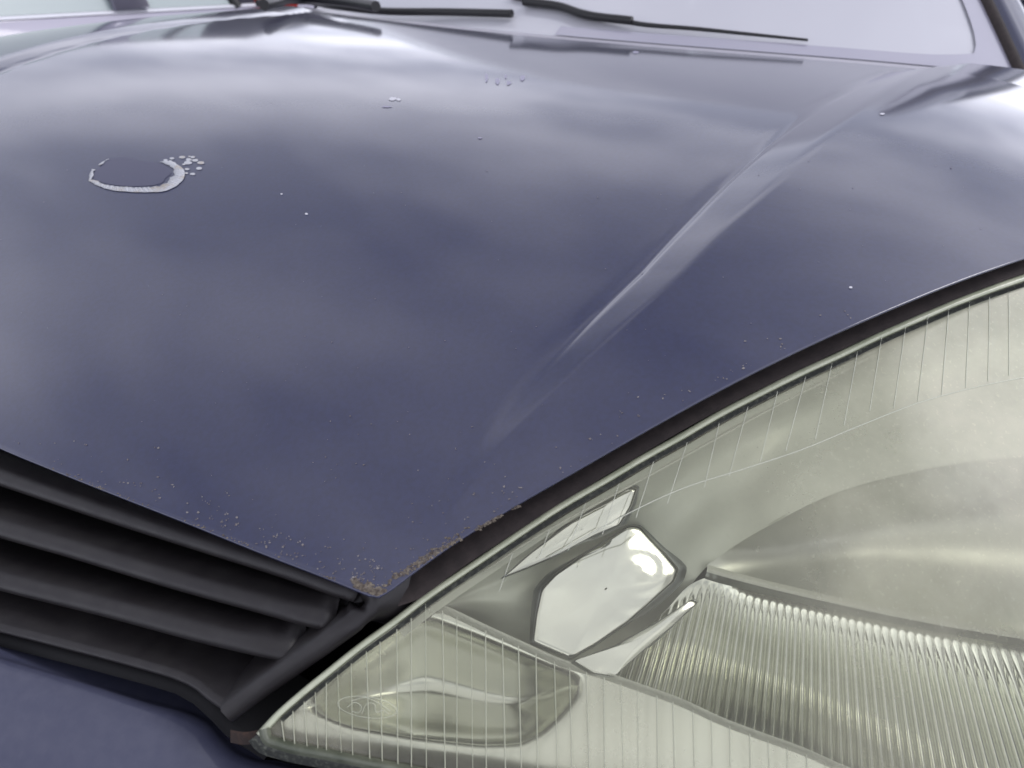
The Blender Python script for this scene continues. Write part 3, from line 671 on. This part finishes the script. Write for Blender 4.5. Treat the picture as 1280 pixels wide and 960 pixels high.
for sx_ in (-1, 1):
    b = MB(); X = XC+sx_*.82
    b.grid(np.array([[(X-sx_*.05, y, .98), (X, y, .85), (X+sx_*.01, y, .6), (X-sx_*.02, y, .25)] for y in np.linspace(1.5, 4.3, 12)])); b.build('side_panel', M['paint'], CAR)
    b = MB(); b.grid(np.array([[(X-sx_*.05, y, .985), (XC+sx_*.56, min(max(y, 2.1), 3.7), 1.33)] for y in np.linspace(1.6, 4.2, 12)])); b.build('side_window', M['darkglass'], CAR)
    for y in (.95, 3.6):
        cyl = MB(); c = np.array([XC+sx_*.74, y, .31]); cyl.grid(np.array([[c+[a_, .31*r_*math.cos(q), .31*r_*math.sin(q)] for q in np.linspace(0, 2*math.pi, 28, endpoint=False)] for a_, r_ in ((-.1, .6), (-.1, 1), (.1, 1), (.1, .62), (.09, .05))]), close=True)
        cyl.build('wheel', M['tyre'], CAR)
b = MB(); b.grid(np.array([[(XC+d, 4.35, z) for z in (.3, .7, .98)] for d in np.linspace(-.8, .8, 8)])); b.build('rear_panel', M['paint'], CAR)

# wipers
def ppt(px, py, x_off=0., s=.03, up=.012):
    """point on the windshield surface seen at a pixel"""
    d = ray(px, py); t = .5; best = None
    for t in np.linspace(.6, 4, 3400):
        p = CAM+d*t; yy = yrear(p[0])+.085; ss = p[1]-yy
        zg = zrear(p[0])-.006+max(ss, -.085)*SL if ss > 0 else zrear(p[0])-.006
        if p[2] < zg+up: return p
    return CAM+d*1.6
wp = sub_empty('wiper', CAR)
pts = [ppt(*p, up=.012) for p in [(640,-6),(690,6),(740,18),(800,30),(870,36),(940,43),(1010,50)]]
MB().tube(resample(pts, 40), np.linspace(.006, .002, 40), 8).build('wiper_blade', M['wiper'], wp)
pts = [ppt(*p, up=.016) for p in [(655,2),(700,8),(730,18),(790,26)]]
MB().tube(resample(pts, 20), .007, 8).build('wiper_arm', M['wiper'], wp)
p0 = ppt(670, -4, up=.03); MB().tube([p0+[0, 0, -.05], p0+[0, 0, .03]], .022, 14).build('wiper_pivot', M['wiper'], wp)
wp2 = sub_empty('wiper', CAR)
pts = [ppt(*p, up=.014) for p in [(322,4),(370,1),(420,8),(480,14),(560,15),(640,17)]]
MB().tube(resample(pts, 40), .007, 8).build('wiper_blade', M['wiper'], wp2)
pts = [ppt(*p, up=.03) for p in [(330,6),(380,-3),(440,3),(470,8)]]
MB().tube(resample(pts, 20), .010, 8).build('wiper_arm', M['wiper'], wp2)
p0 = hit(815, 38, lambda x, y: Hs(x, y)-.01)
b = MB(); b.tube([p0+[0, 0, -.012], p0+[0, 0, .002], p0+[0, -.002, .008], p0+[0, -.004, .011]], [.014, .014, .011, .004], 12); b.build('washer_nozzle', mat('nozzle', (.03, .015, .02), .5), cowl)

# ------------------------------------------------------------ second car beyond
C2 = empty('parked_car', (-3.15, 1.6, 0), 'mauve grey car beyond the far side of the bonnet, its side windows in view', 'car')
X2 = -2.35
def sec(y):
    hood_ = sstep(.55, .2, y)
    return [(X2-.08, .3), (X2, .45), (X2+.005, .7), (X2-.012, .80), (X2-.10, .885), (X2-.105, .895)]
b = MB(); b.grid(np.array([[(x, y, z) for x, z in sec(y)] for y in np.linspace(-.8, 3.4, 24)])); b.build('body_side', M['carpaint2'], C2)
b = MB(); b.grid(np.array([[(x, y, z) for x, z in ((X2-.100, .893), (X2-.108, .900), (X2-.12, .901))] for y in np.linspace(-.8, 3.2, 20)])); b.build('belt_trim', M['white'], C2)
b = MB(); b.grid(np.array([[(X2-1.55, y, z), (X2-.85, y, z+.02), (X2-.10-.32*max(0, min(1, (z-.88)/.46)), y, z)] for y, z in ((-.8, .55), (-.75, .8), (0.2, .93), (.9, 1.38), (2.4, 1.40), (3.1, .97), (3.4, .9), (3.45, .4))])); b.build('upper_body', M['carpaint2'], C2)
for y0, y1 in ((-.5, 1.66), (1.76, 2.12)):
    b = MB(); b.grid(np.array([[(X2-.115-.25*t, lerp(y0, y1, k)+(.25*t if (y0 < 1 and k < .1) else 0), .902+.46*t) for t in (0, .5, 1)] for k in np.linspace(0, 1, 6)])); b.build('side_window', M['darkglass'], C2)
b = MB(); b.grid(np.array([[(X2-.108-.25*t, y, .90+.46*t) for t in (0, .5, 1)] for y in (1.65, 1.71, 1.77)])); b.build('door_pillar', M['carpaint2'], C2, solid=.02)
b = MB(); b.box((X2-.10, 2.33, .915), (.10, .14, .07)); b.build('tail_light', M['red'], C2, bevel=.01)
b = MB(); b.tube([(X2-.11, 2.15, .89), (X2-.36, 1.95, 1.36)], .02, 6); b.build('window_surround', M['wiper'], C2)
for y in (-.1, 2.6):
    cyl = MB(); c = np.array([X2-.10, y, .31]); cyl.grid(np.array([[c+[a_, .31*r_*math.cos(q), .31*r_*math.sin(q)] for q in np.linspace(0, 2*math.pi, 28, endpoint=False)] for a_, r_ in ((-.1, .6), (-.1, 1), (.1, 1), (.1, .62), (.09, .05))]), close=True)
    cyl.build('wheel', M['tyre'], C2)
